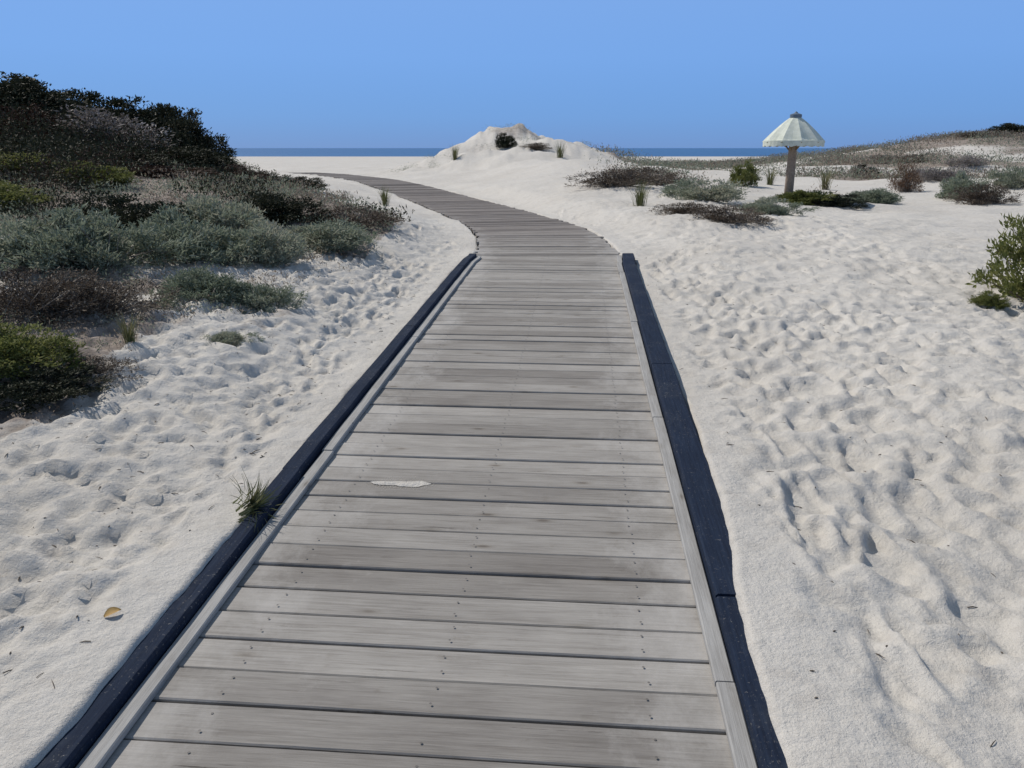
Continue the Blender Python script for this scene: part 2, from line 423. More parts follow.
class MB:
    """collects vertices and faces"""
    def __init__(s): s.v = []; s.f = []; s.uv = []; s.mi = []
    def face(s, idx, uv=None, mi=0):
        s.f.append(idx); s.uv.append(uv); s.mi.append(mi)
    def ring_tube(s, pts, radii, n=6, cap=True, mi=0):
        base = len(s.v); pts = [np.array(p, float) for p in pts]
        for i, p in enumerate(pts):
            t = pts[min(i + 1, len(pts) - 1)] - pts[max(i - 1, 0)]
            t = t / (np.linalg.norm(t) + 1e-9)
            a = np.cross(t, [0.3, 0.9, .1]) if abs(t[2]) > .8 else np.cross(t, [0, 0, 1.])
            a /= np.linalg.norm(a) + 1e-9; b = np.cross(t, a)
            for k in range(n):
                w = 2 * math.pi * k / n
                s.v.append(tuple(p + radii[i] * (math.cos(w) * a + math.sin(w) * b)))
        for i in range(len(pts) - 1):
            for k in range(n):
                s.face((base + i * n + k, base + i * n + (k + 1) % n, base + (i + 1) * n + (k + 1) % n, base + (i + 1) * n + k), mi=mi)
        if cap:
            s.face(tuple(base + k for k in range(n))[::-1], mi=mi)
            s.face(tuple(base + (len(pts) - 1) * n + k for k in range(n)), mi=mi)
    def build(s, name, parent=None, mats=(), smooth=False, uv=False):
        me = bpy.data.meshes.new(name); me.from_pydata(s.v, [], s.f)
        for k in mats: me.materials.append(M[k])
        me.polygons.foreach_set('material_index', np.array(s.mi, np.int32))
        if smooth: me.polygons.foreach_set('use_smooth', np.ones(len(s.f), bool))
        if uv:
            l = me.uv_layers.new(name='UVMap')
            flat = []
            for f, u in zip(s.f, s.uv):
                flat += (list(u) if u else [(0, 0)] * len(f))
            l.data.foreach_set('uv', np.array(flat, np.float32).ravel())
        me.update()
        o = bpy.data.objects.new(name, me); COL.objects.link(o)
        if parent is not None: o.parent = parent
        return o

poly = [ground(px, py) for px, py in [(400, 222), (335, 292), (285, 318), (225, 318), (150, 335), (95, 372), (60, 424), (5, 430)]]
poly = poly + [(-4.2, 3.0), (-9, 3.0), (-24, 8), (-24, 28), (-14, 31), (-7.2, 22.5)]
P = np.array(poly)
def inside(x, y):
    c = np.zeros(x.shape, bool); j = len(P) - 1
    for i in range(len(P)):
        xi, yi, xj, yj = *P[i], *P[j]
        hit = ((yi > y) != (yj > y)) & (x < (xj - xi) * (y - yi) / (yj - yi + 1e-12) + xi)
        c ^= hit; j = i
    return c

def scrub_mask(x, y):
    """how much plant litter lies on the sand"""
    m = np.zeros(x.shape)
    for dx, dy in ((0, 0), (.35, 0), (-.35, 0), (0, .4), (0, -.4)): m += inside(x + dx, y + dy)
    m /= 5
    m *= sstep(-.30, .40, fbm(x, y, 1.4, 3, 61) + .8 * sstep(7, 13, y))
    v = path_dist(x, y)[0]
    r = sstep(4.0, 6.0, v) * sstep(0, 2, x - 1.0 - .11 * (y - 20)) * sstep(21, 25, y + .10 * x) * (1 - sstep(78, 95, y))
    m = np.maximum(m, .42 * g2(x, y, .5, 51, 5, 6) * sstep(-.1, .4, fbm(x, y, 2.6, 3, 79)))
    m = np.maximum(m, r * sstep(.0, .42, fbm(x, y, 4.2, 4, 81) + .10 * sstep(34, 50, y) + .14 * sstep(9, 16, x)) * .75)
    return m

# ------------------------------------------------------------------ sand sheet
def grow(start, step, ratio, end):
    out = [start]
    while out[-1] < end:
        out.append(out[-1] + step); step *= ratio
    return out
ys = np.array(sorted(set([-y for y in grow(-1.0, .06, 1.25, 60)] + list(np.arange(1.02, 7.0, .026)) + grow(7.0, .027, 1.0075, 24) [0:] )))
ys = np.concatenate([ys, np.array(grow(ys[-1] + .16, .17, 1.035, 520))])
xr = np.array(grow(4.6, .028, 1.035, 12)); xr = np.concatenate([xr, np.array(grow(xr[-1] + .3, .3, 1.05, 620))])
xs = np.concatenate([-xr[::-1] + .4, np.arange(-4.2 + .026, -1.42, .026), np.arange(-1.42, -.50, .013), np.arange(-.5, .5, .026), np.arange(.5, 1.35, .013), np.arange(1.35, 4.6, .026), xr])
ys = np.unique(np.round(ys, 4)); xs = np.unique(np.round(xs, 4))
X, Y = np.meshgrid(xs, ys)
H = np.empty_like(X)
CH = 40
for i in range(0, len(ys), CH):
    H[i:i + CH] = terrain(X[i:i + CH], Y[i:i + CH])
print('sand grid', X.shape)
Vd = np.empty_like(X)
for i in range(0, len(ys), CH):
    Vd[i:i + CH] = path_dist(X[i:i + CH], Y[i:i + CH])[0]
free = sstep(WO + .10, WO + .34, np.abs(Vd)) * (1 - .25 * (Vd > 0))
D = np.zeros_like(H)
def footprint(cx, cy, ang, ln, wd, dep):
    r = ln * 2.2
    i0, i1 = np.searchsorted(ys, [cy - r, cy + r]); j0, j1 = np.searchsorted(xs, [cx - r, cx + r])
    if i1 - i0 < 2 or j1 - j0 < 2: return
    xx, yy = X[i0:i1, j0:j1] - cx, Y[i0:i1, j0:j1] - cy
    c, s = math.cos(ang), math.sin(ang)
    u, v = (xx * c + yy * s) / ln, (-xx * s + yy * c) / wd
    wob = 1 + .25 * np.sin(3 * np.arctan2(v, u) + cx * 37)
    r2 = np.sqrt(u * u + v * v) * wob
    D[i0:i1, j0:j1] += -dep * np.exp(-r2 ** 3) * (1 + .4 * u) + .42 * dep * np.exp(-((r2 - 1.35) / .33) ** 2)
def trail(x0, y0, x1, y1, off=.12, stride=.62, dep=.032):
    d = np.array([x1 - x0, y1 - y0]); Ln = np.linalg.norm(d); d /= Ln; nrm = np.array([d[1], -d[0]])
    k = 0; s = 0
    while s < Ln:
        side = 1 if k % 2 else -1
        wob = .25 * math.sin(s * .7 + x0)
        p = np.array([x0, y0]) + d * s + nrm * (side * off + wob) + rng.normal(0, .04, 2)
        footprint(p[0], p[1], math.atan2(d[1], d[0]) + side * .12 + rng.normal(0, .12), rng.uniform(.125, .16), rng.uniform(.055, .075), dep * rng.uniform(.7, 1.3))
        s += stride * rng.uniform(.85, 1.15); k += 1
for i in range(26):                       # walkers on the open sand to the right
    x0 = rng.uniform(1.2, 7.5); trail(x0, .9, x0 + rng.uniform(-4.5, 3.0), rng.uniform(14, 22), dep=rng.uniform(.02, .04))
for i in range(12):                       # trails that slant away from the bend
    x0 = rng.uniform(1.2, 3.0); y0 = rng.uniform(9, 15); trail(x0, y0, x0 + rng.uniform(3, 6), y0 - rng.uniform(5, 10), dep=rng.uniform(.02, .04))
for i in range(9):
    x0 = rng.uniform(-3.6, -1.5); trail(x0, .9, x0 + rng.uniform(-.3, 2.0), rng.uniform(9, 13), dep=rng.uniform(.018, .034))
for i in range(2200):
    y = rng.uniform(1.2, 9); x = straight(y) - WO - rng.uniform(.15, 3.4)
    footprint(x, y, rng.uniform(0, 3.14), rng.uniform(.04, .085), rng.uniform(.028, .055), rng.uniform(.007, .024))
for i in range(600):                     # trampled left bank
    y = rng.uniform(1, 11) ; x = straight(y) - WO - rng.uniform(.3, 3.6)
    footprint(x, y, rng.uniform(0, 3.14), rng.uniform(.06, .17), rng.uniform(.04, .09), rng.uniform(.008, .028))
for i in range(1100):
    y = rng.uniform(1.2, 7); x = straight(y) + WO + rng.uniform(.3, 4.5)
    footprint(x, y, rng.uniform(0, 3.14), rng.uniform(.05, .13), rng.uniform(.035, .07), rng.uniform(.008, .030))
for i in range(1500):                     # old softened prints on the right
    y = rng.uniform(1, 18); x = straight(min(y, 10)) + WO + rng.uniform(.3, 9)
    footprint(x, y, rng.uniform(0, 3.14), rng.uniform(.08, .20), rng.uniform(.05, .11), rng.uniform(.006, .024))
gA, gB = ground(655, 268), ground(985, 560)                 # people leave the bend across the sand
for i in range(9):
    o1, o2 = rng.normal(0, .45, 2); trail(gA[0] + o1 * .5 + .2, gA[1] + o1, gB[0] + o2, gB[1] + o2 * .6, dep=rng.uniform(.035, .06), stride=.5)
for i in range(5):
    x0 = rng.uniform(1.4, 2.6); trail(x0, 1.2, x0 + rng.uniform(-.2, 2.2), 7.5, dep=.05)
lump = np.zeros_like(H)
sel = (ys > .8) & (ys < 26)
ripple = np.sin((X * .8 + Y * .35) * 38 + 5 * fbm(X, Y, .9, 3, 55)) * sstep(-.1, .5, fbm(X, Y, 1.7, 2, 56))
lump[sel] = (.0035 * ripple * (1 - sstep(5, 9, Y)))[sel] + .020 * fbm(X[sel], Y[sel], .30, 4, 51) + .010 * fbm(X[sel], Y[sel], .11, 2, 57)
H += free * (np.clip(.05 * np.tanh(D / .05), -.05, .034) + lump * (1 - sstep(14, 26, Y)))
# a few small lumps of drifted sand stay against the kerb
nx, nyy = len(xs), len(ys)
I = np.arange(nx * nyy).reshape(nyy, nx)
quads = np.stack([I[:-1, :-1], I[:-1, 1:], I[1:, 1:], I[1:, :-1]], -1).reshape(-1, 4)
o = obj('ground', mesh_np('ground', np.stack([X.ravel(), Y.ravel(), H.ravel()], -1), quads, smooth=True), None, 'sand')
tag(o, kind='structure')
def hz(x, y):                              # height of the finished sheet
    i = min(max(np.searchsorted(ys, y), 1), nyy - 1); j = min(max(np.searchsorted(xs, x), 1), nx - 1)
    a = (x - xs[j - 1]) / (xs[j] - xs[j - 1]); b = (y - ys[i - 1]) / (ys[i] - ys[i - 1])
    return float((H[i - 1, j - 1] * (1 - a) + H[i - 1, j] * a) * (1 - b) + (H[i, j - 1] * (1 - a) + H[i, j] * a) * b)

me_g = o.data
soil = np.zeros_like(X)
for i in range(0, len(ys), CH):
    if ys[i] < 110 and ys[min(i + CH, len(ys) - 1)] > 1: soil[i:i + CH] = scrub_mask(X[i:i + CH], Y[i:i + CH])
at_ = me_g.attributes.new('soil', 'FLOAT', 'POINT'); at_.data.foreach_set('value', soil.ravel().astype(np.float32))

# ------------------------------------------------------------------ sea
me = bpy.data.meshes.new('sea')
me.from_pydata([(-16000, 180, -2.25), (16000, 180, -2.25), (16000, 26000, -2.25), (-16000, 26000, -2.25)], [], [(0, 1, 2, 3)])
tag(obj('sea', me, None, 'sea'), kind='structure')

# ------------------------------------------------------------------ boardwalk
bw = thing('boardwalk', 'weathered grey plank boardwalk with dark kerbs running over pale sand towards the sea', 'boardwalk', (0, 0, 0))
deck = MB()
s = s_of_y(-3.0); s_end = s_of_y(62.5); s_kerb = s_of_y(KERB_END_Y)
GAP = .0075
def plank(mb, s0, s1, half_l, half_r, zoff, tilt):
    (p0, t0, n0), (p1, t1, n1) = path_frame(s0), path_frame(s1)
    za, zb = float(path_z_y(p0[1])) + zoff, float(path_z_y(p1[1])) + zoff + tilt
    th, ch = .035, .004
    prof = [(0, -th), (0, -ch), (ch, 0), (1 - ch, 0), (1, -ch), (1, -th)]
    w = s1 - s0
    base = len(mb.v)
    sag = random.uniform(-.003, .003)
    lens = [-half_l, -half_l * .5, 0, half_r * .5, half_r]
    vv = random.uniform(0, 50)
    pu = []
    for c, a in enumerate(lens):
        for (q, h) in prof:
            f = q if q in (0, 1) else (q / w if q < .5 else 1 - ch / w)
            pt = (p0 + n0 * a) * (1 - f) + (p1 + n1 * a) * f
            mb.v.append((pt[0], pt[1], za * (1 - f) + zb * f + h + sag * (1 - (a / half_r) ** 2)))
            pu.append((a, s0 + f * w))
    m = len(prof)
    for c in range(len(lens) - 1):
        for k in range(m):
            k2 = (k + 1) % m
            idx = (c * m + k, c * m + k2, (c + 1) * m + k2, (c + 1) * m + k)
            mb.face(tuple(base + i for i in idx)[::-1], [pu[i] for i in idx][::-1])
    e0 = tuple(range(m)); e1 = tuple((len(lens) - 1) * m + k for k in range(m))
    mb.face(tuple(base + i for i in e0), [pu[i] for i in e0])
    mb.face(tuple(base + i for i in e1)[::-1], [pu[i] for i in e1][::-1])
    return (p0 + p1) / 2, n0, (za + zb) / 2
screws = MB()
while s < s_end:
    w = random.choice((.138, .142, .146, .140))
    far = s > s_kerb - .05
    hl = WO - .066 + (random.uniform(-.02, .05) if far else random.uniform(-.012, .004))
    hr = WO - .066 + (random.uniform(-.02, .05) if far else random.uniform(-.012, .004))
    p, n, z = plank(deck, s, s + w, hl, hr, random.uniform(-.004, .004), random.uniform(-.0035, .0035))
    if s < s_of_y(12):
        tdir = np.array([-n[1], n[0]])
        for a in (-.62, 0, .62):
            for b in (-.036, .036):
                c = p + n * (a + random.uniform(-.006, .006)) + tdir * (b + random.uniform(-.004, .004))
                base = len(screws.v)
                for k in range(7):
                    ww = 2 * math.pi * k / 7
                    screws.v.append((c[0] + .0042 * math.cos(ww), c[1] + .0042 * math.sin(ww), z + .0045))
                screws.face(tuple(base + k for k in range(7)))
    s += w + GAP * random.uniform(.5, 1.6)
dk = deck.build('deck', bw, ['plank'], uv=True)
tag(screws.build('screw_heads', dk, ['screw']), kind='stuff')

def long_beam(name, off, half_w, ztop, zbot, s0, s1, mat, wob=.0, ch=.008):
    mb = MB()
    n = max(2, int((s1 - s0) / .22))
    sec = [(-half_w, zbot), (-half_w, ztop - ch), (-half_w + ch, ztop), (half_w - ch, ztop), (half_w, ztop - ch), (half_w, zbot)]
    uvs = []
    dzs = random.uniform(-.003, .003); doff = random.uniform(-.004, .004)
    for i in range(n + 1):
        s = s0 + (s1 - s0) * i / n
        p, t, nn = path_frame(s); z = float(path_z_y(p[1]))
        jw = random.uniform(-wob, wob); jz = random.uniform(-wob, wob) + dzs
        for (a, h) in sec:
            q = p + nn * (off + a + doff + jw * .6)
            mb.v.append((q[0], q[1], z + h + (jz if h > zbot else 0))); uvs.append((s, a + h * 1.0))
    m = len(sec)
    for i in range(n):
        for k in range(m):
            k2 = (k + 1) % m
            idx = (i * m + k, i * m + k2, (i + 1) * m + k2, (i + 1) * m + k)
            mb.face(idx[::-1], [uvs[j] for j in idx][::-1])
    idx = tuple(range(m)); mb.face(idx, [uvs[j] for j in idx])
    idx = tuple(n * m + k for k in range(m))[::-1]; mb.face(idx, [uvs[j] for j in idx])
    return mb.build(name, bw, [mat], uv=True)

s_beg = s_of_y(-2.9)
for side in (-1, 1):
    ss = s_beg + (0 if side > 0 else .9)
    if side < 0: long_beam('kerb_rail', -WO + .022, .046, .054, -.12, s_beg, ss - .006, 'kerb', .002)
    while ss < s_kerb - .1:
        e = min(ss + 2.7, s_kerb) if s_kerb - ss > 3.3 else s_kerb
        long_beam('kerb_rail', side * WO + (0 if side > 0 else .022), .068 if side > 0 else .046, .062 if side > 0 else .054, -.12, ss, e - .006, 'kerb', .0025)
        ss = e
    ss = s_beg + (.6 if side > 0 else 0)
    if side > 0: long_beam('edge_board', side * (WO - .068 - .033), .028, .026, .0035, s_beg, ss - .006, 'edge', .001, .004)
    while ss < s_kerb - .1:
        e = min(ss + 2.2, s_kerb) if s_kerb - ss > 3 else s_kerb
        long_beam('edge_board', side * (WO - .068 - .033), .028, .026, .0035, ss, e - .006, 'edge', .001, .004)
        ss = e
for off in (-.62, 0, .62):
    long_beam('joist', off, .035, -.036, -.15, s_beg, s_of_y(62), 'joist')

# ------------------------------------------------------------------ plants
def leaves(C_, Nrm, length, width, lift=.2, spread=.75):
    """leaf blades at C_, growing roughly along Nrm"""
    n = len(C_)
    d = Nrm + rng.normal(0, spread, (n, 3)); d /= np.linalg.norm(d, axis=1, keepdims=True) + 1e-9
    r = rng.normal(0, 1, (n, 3)); sd = np.cross(d, r); sd /= np.linalg.norm(sd, axis=1, keepdims=True) + 1e-9
    up = np.cross(sd, d)
    ln = (length * rng.uniform(.45, 1.5, n))[:, None]; wd = (width * rng.uniform(.7, 1.2, n))[:, None]
    b = C_; tip = C_ + d * ln - up * ln * .12
    m = C_ + d * ln * .5
    lft = m - sd * wd * .5 + up * wd * lift; rgt = m + sd * wd * .5 + up * wd * lift
    V = np.stack([b, rgt, tip, lft], 1).reshape(-1, 3)
    k = np.arange(n)[:, None] * 4
    T = np.concatenate([k + [[0, 1, 2]], k + [[0, 2, 3]]], 0)
    return V, T

def shrub_meshes(name, wid, hei, n_clump, n_leaf, ll, lw, sig, lobes=5, seed=0, flat=.5, twig=.012, bare=0):
    """foliage and branch mesh of a bush, base at the origin"""
    global rng
    keep = rng; rng = np.random.default_rng(seed)
    lob = []
    for i in range(lobes):
        a = rng.uniform(0, 6.28); r = wid * .5 * rng.uniform(.1, .62)
        lob.append((r * math.cos(a), r * math.sin(a), wid * rng.uniform(.22, .34), hei * rng.uniform(.55, 1.0)))
    cl = []
    for i in range(n_clump):
        lx, ly, lr, lh = lob[rng.integers(lobes)]
        a = rng.uniform(0, 6.28); ph = math.asin(rng.uniform(0.0, 1)); rr = rng.uniform(.62, 1.05)
        cl.append((lx + lr * rr * math.cos(a) * math.cos(ph), ly + lr * rr * math.sin(a) * math.cos(ph), max(.03 * hei, lh * rr * (flat * .3 + (1 - flat * .3) * math.sin(ph)))))
    cl = np.array(cl)
    LC = np.repeat(cl, n_leaf, 0) + np.clip(rng.normal(0, 1, (n_clump * n_leaf, 3)), -1.6, 1.6) * np.array([sig, sig, sig * .7])
    LC[:, 2] = np.maximum(LC[:, 2], .01)
    nr = LC - np.array([0, 0, -.1 * hei]); nr /= np.linalg.norm(nr, axis=1, keepdims=True) + 1e-9
    nr[:, 2] += .35
    V, T = leaves(LC, nr, ll, lw)
    fol = mesh_np(name + '_foliage', V, None, T)
    mb = MB()
    pick = cl[rng.permutation(len(cl))[:min(len(cl), 46 + bare)]]
    for c in pick:
        st = np.array([rng.normal(0, wid * .03), rng.normal(0, wid * .03), -.06])
        mid = st * .5 + c * .5 + np.array([rng.normal(0, wid * .04), rng.normal(0, wid * .04), hei * .05 * rng.normal()])
        end = c * (1.0 + (.12 if bare else 0) * rng.uniform(0, 1))
        mb.ring_tube([st, mid, end], [twig, twig * .65, twig * .25], 4, cap=False)
    me = bpy.data.meshes.new(name + '_branches'); me.from_pydata(mb.v, [], mb.f)
    rng = keep
    return fol, me

PROTO = {}
def proto(kind, variants, leafmat, barkmat, **kw):
    out = []
    for v in range(variants):
        f, b = shrub_meshes(kind, seed=101 + 7 * v + 13 * len(PROTO), **kw)
        f.materials.append(M[leafmat]); b.materials.append(M[barkmat])
        out.append((f, b))
    PROTO[kind] = (out, kw['wid'], kw['hei'])
proto('dark', 3, 'dark', 'bark', wid=2.4, hei=1.5, n_clump=190, n_leaf=56, ll=.085, lw=.036, sig=.085, lobes=9, twig=.02)
proto('brown', 2, 'brown', 'dead', wid=1.6, hei=.9, n_clump=150, n_leaf=40, ll=.055, lw=.018, sig=.06, lobes=8, twig=.012, bare=100)
proto('umber', 2, 'umber', 'bark', wid=1.6, hei=.9, n_clump=170, n_leaf=46, ll=.055, lw=.022, sig=.065, lobes=8, twig=.012, bare=60)
proto('grey', 1, 'grey', 'dead', wid=1.6, hei=.9, n_clump=190, n_leaf=40, ll=.055, lw=.020, sig=.075, lobes=6, twig=.012, bare=60)
proto('sage', 3, 'sage', 'dead', wid=1.0, hei=.42, n_clump=150, n_leaf=50, ll=.040, lw=.012, sig=.034, lobes=8, twig=.006, bare=60)
proto('olive', 2, 'olive', 'bark', wid=1.2, hei=.85, n_clump=200, n_leaf=46, ll=.055, lw=.022, sig=.046, lobes=8, twig=.010)
proto('rust', 1, 'rust', 'dead', wid=1.2, hei=1.0, n_clump=150, n_leaf=26, ll=.05, lw=.016, sig=.06, lobes=5, twig=.009, bare=90)

def tuft_mesh(seed, n=110, h=.5, spread=.28, w=.007):
    g = np.random.default_rng(seed); V = []; Q = []
    for i in range(n):
        a = g.uniform(0, 6.28); r0 = abs(g.normal(0, .05)); L_ = h * g.uniform(.55, 1.15); lean = g.uniform(.15, 1.0) * spread
        d = np.array([math.cos(a), math.sin(a)]); sd = np.array([-d[1], d[0], 0])
        b0 = len(V)
        for k in range(5):
            t = k / 4
            c = np.array([*(d * (r0 + lean * 2 * t * t * L_)), L_ * (t - .35 * lean * 2 * t * t) - .02])
            ww = w * (1 - t * .9)
            V += [c - sd * ww, c + sd * ww]
        for k in range(4): Q.append((b0 + 2 * k, b0 + 2 * k + 1, b0 + 2 * k + 3, b0 + 2 * k + 2))
    return mesh_np('grass_tuft_blades', V, Q)
TUFTS = [tuft_mesh(s) for s in (1, 2, 3)]
for t in TUFTS: t.materials.append(M['blade'])

NAMES = {'dark': 'evergreen_shrub', 'brown': 'brown_shrub', 'grey': 'grey_shrub', 'umber': 'brown_shrub', 'sage': 'sage_shrub', 'olive': 'olive_shrub', 'rust': 'dry_shrub'}
cnt = [0]
def shrub(kind, x, y, wid, hei, label, group=None, sink=.04):
    vs, pw, ph = PROTO[kind]; f, b = vs[cnt[0] % len(vs)]; cnt[0] += 1
    t = thing(NAMES[kind], label, 'shrub', (x, y, hz(x, y) - sink), random.uniform(0, 6.28), group)
    t.scale = (wid / pw, wid / pw * random.uniform(.85, 1.1), hei / ph)
    for nm, me in (('foliage', f), ('branches', b)):
        o = bpy.data.objects.new(nm, me); COL.objects.link(o); o.parent = t
    return t
def shrub_top(kind, px, top, dist, wid, label, group=None, minh=.25):
    """a bush `dist` metres away whose top reaches picture row `top`"""
    d = ray(px, top); k = dist / d[1]
    x, z = d[0] * k, EYE + d[2] * k
    return shrub(kind, x, dist, wid, max(minh, z - hz(x, dist)), label, group)
def shrub_at(kind, px, py, wid, hei, label, group=None):
    x, y = ground(px, py)
    return shrub(kind, x, y, wid, hei, label, group)

GL = 'dark shrubs crowning the left dune'
for k, px, top, dist, w, lab in [
  ('dark',  -40,  64, 17.0, 3.8, 'dark evergreen shrub at the left picture edge, highest on the left dune'),
  ('dark',   18,  68, 19.0, 3.0, 'dark evergreen shrub second from the left on the crest of the left dune'),
  ('dark',   66,  86, 20.0, 2.8, 'low dark shrub filling the dip in the crest of the left dune'),
  ('dark',  118,  88, 20.0, 3.0, 'rounded dark shrub crowning the middle of the left dune crest'),
  ('dark',  156,  96, 20.5, 2.6, 'dark shrub stepping down just right of the rounded one on the dune crest'),
  ('dark',  182, 112, 20.0, 2.2, 'dark shrub leaning over the steep seaward end of the left dune'),
  ('dark',  203, 140, 19.5, 1.6, 'small dark shrub at the foot of the steep end of the left dune'),
  ('grey', 95, 102, 16.4, 3.4, 'pale grey brown bush on the face of the left dune, below the crest dip'),
  ('umber', 20, 100, 15.5, 2.8, 'brown bush high on the left face of the dune near the picture edge'),
  ('dark',  160, 140, 17.0, 2.4, 'dark shrub low on the dune face under the rounded crest shrub'),
  ('umber', 212, 166, 17.0, 2.2, 'dark brown bush at the bottom of the steep dune end'),
  ('dark',  250, 178, 18.0, 2.0, 'low dark shrub trailing from the dune end towards the boardwalk bend'),
  ('dark',  292, 190, 17.5, 1.5, 'last low dark shrub of the dune tail nearest the far boardwalk'),
  ('dark',  95,  150, 14.5, 2.6, 'dark shrub in the middle of the dune slope above the grey scrub'),
  ('dark',  35,  140, 14.0, 2.4, 'dark shrub on the dune slope below the high brown bush'),
  ('umber', 150, 172, 14.5, 2.4, 'brown bush on the dune slope right of the dark middle shrub'),
  ('olive',  10, 165, 12.0, 1.7, 'yellow green bush at the left picture edge on the dune slope'),
  ('olive', -8, 205,  9.5, 1.3, 'olive bush at the left picture edge beside grey scrub'),
  ('olive', 100, 196, 12.0, 1.4, 'dull green bush in the middle of the left slope'),
]: shrub_top(k, px, top, dist, w, lab, GL if k == 'dark' else 'bushes on the left dune slope', .35)

GS = 'low scrub bushes on the left bank'
for k, px, py, w, h, lab in [
  ('sage',  180, 262, 1.6, .48, 'broad grey green bush in the middle of the scrub on the left bank'),
  ('sage',  255, 262, 1.3, .42, 'grey green bush at the right front of the scrub, nearest the boardwalk'),
  ('sage',   90, 268, 1.4, .45, 'grey green bush left of the broad one in the scrub'),
  ('sage',   30, 262, 1.4, .45, 'grey green bush near the left picture edge below the olive bush'),
  ('sage',  225, 235, 1.7, .50, 'dense grey green bush behind the broad one on the left bank'),
  ('dark',  140, 238, 1.7, .55, 'small dark bush among the grey scrub on the left bank'),
  ('dark',  280, 222, 1.6, .45, 'flat dark bush below the dune tail on the left bank'),
  ('sage',  322, 246, 1.5, .34, 'thin grey bush on open sand at the right end of the scrub'),
  ('brown', 350, 222, 1.7, .30, 'flat brown bush beside the path bend at the tip of the scrub'),
  ('sage',  270, 305, .85, .24, 'small grey green bush alone on the sand in front of the scrub'),
  ('sage',  205, 300, .90, .26, 'small grey bush on the sand edge left of the lone one'),
  ('brown',  95, 312, 1.1, .32, 'brown twiggy bush at the sandy edge of the left scrub'),
  ('brown',  30, 318, 1.1, .36, 'brown bush at the left picture edge above the olive clump'),
  ('olive',  10, 372, .75, .26, 'olive clump low at the left picture edge, in front of the brown bush'),
  ('dark',   30, 405, .75, .20, 'nearest dark bush, low on the sand at the left picture edge'),
  ('brown',  85, 372, .60, .15, 'small dark brown bush just above and right of the nearest dark one'),
  ('sage',  225, 340, .50, .10, 'tiny pale sprig flat on the sand beside the kerb'),
]: shrub_at(k, px, py, w, h, lab, GS)

GR = 'scrub bushes on the right hand dunes'
for k, px, py, w, h, lab in [
  ('brown', 615, 186, 2.2, .50, 'grey brown bush on pale dune just right of the boardwalk bend'),
  ('brown', 652, 184, 2.2, .55, 'brown bush beside the grey brown one near the boardwalk bend'),
  ('olive', 742, 186, 1.0, .80, 'yellow green bush just left of the sunshade'),
  ('sage',  705, 200, 2.0, .45, 'wide grey bush left of the sunshade, behind the yellow green one'),
  ('brown', 690, 214, 1.3, .28, 'flat dark bush on the near edge of the open sand, left of the sunshade'),
  ('brown', 735, 221, 1.6, .28, 'nearest flat bush on the edge of the open sand below the sunshade'),
  ('sage',  770, 214, 1.3, .30, 'flat grey bush in front of the sunshade post'),
  ('olive', 800, 204, 1.5, .38, 'green bush at the foot of the sunshade post'),
  ('dark',  832, 206, 1.4, .32, 'dark low bush just right of the sunshade post'),
  ('dark',  866, 178, 1.3, .70, 'dark round bush between the sunshade and the rusty bush'),
  ('rust',  906, 192, 1.1, 1.10, 'tall rusty brown dry bush right of the sunshade'),
  ('sage',  870, 203, 1.7, .40, 'flat grey bush at the field edge left of the rusty bush'),
  ('grey', 938, 180, 2.0, .60, 'pale grey brown bush on the dune behind the rusty one'),
  ('sage',  962, 200, 1.7, .70, 'large grey bush right of the rusty one'),
  ('brown', 985, 204, 1.6, .60, 'dark grey brown bush at the far corner of the open sand'),
  ('sage', 1015, 188, 1.8, .65, 'grey bush at the right picture edge beyond the open sand'),
  ('grey', 968, 165, 2.4, .60, 'grey bush half way up the right dune'),
  ('brown', 910, 163, 2.0, .55, 'small brown bush at the foot of the right dune ridge'),
  ('brown', 880, 164, 2.4, .60, 'left most low bush on the right dune ridge'),
  ('dark', 1010, 134, 3.4, .90, 'dark bush on top of the right dune ridge at the picture edge'),
  ('brown', 975, 138, 3.0, .50, 'flat brown bush along the top of the right dune ridge'),
  ('dark',  507, 148, 1.2, .95, 'dark green bush on the crest of the pale middle dune'),
  ('brown', 537, 149, 2.4, .45, 'flat brown bush on the crest beside the dark green one'),
]: shrub_at(k, px, py, w, h, lab, GR)
shrub_at('olive', 1056, 306, 1.0, .98, 'large olive green bush at the right picture edge on open sand')
shrub_at('olive', 990, 306, .35, .16, 'small olive sprout in front of the large bush at the right edge')

# dune grass
def tuft(px, py, sc, label, group):
    x, y = ground(px, py); me = TUFTS[cnt[0] % 3]; cnt[0] += 1
    o = bpy.data.objects.new('grass_tuft', me); COL.objects.link(o)
    o.location = (x, y, hz(x, y) - .02); o.scale = (sc, sc, sc); o.rotation_euler = (0, 0, random.uniform(0, 6.28))
    return tag(o, label, 'grass', group)
GG = 'grass tufts on the dunes'
for px, py, sc, lab in [
  (455, 160, 1.6, 'pale grass tuft on the left flank of the middle dune'),
  (560, 158, 1.6, 'pale grass tuft on the right flank of the middle dune'),
  (770, 185, 1.5, 'grass tuft on the mound behind the sunshade post'),
  (825, 190, 1.5, 'grass tuft right of the sunshade beyond the dark low bush'),
  (640, 206, 1.1, 'lone grass tuft on bare sand right of the boardwalk bend'),
  (130, 345, .45, 'short grass tuft at the edge of the left scrub'),
  (385, 205, .9, 'grass tuft at the sandy bend left of the boardwalk'),
]: tuft(px, py, sc, lab, GG)

# the sprig lying over the left kerb
x, y, z = hit_deck(246, 521)
o = bpy.data.objects.new('grass_tuft', tuft_mesh(9, 130, .11, .85, .0065)); o.data.materials.append(M['blade']); COL.objects.link(o)
o.location = (x + .035, y, z + .058); o.rotation_euler = (0, R(58), 0); o.scale = (.8, 1, 1.15)
tag(o, 'green brown sprig of beach grass hanging over the left kerb onto the planks', 'grass')

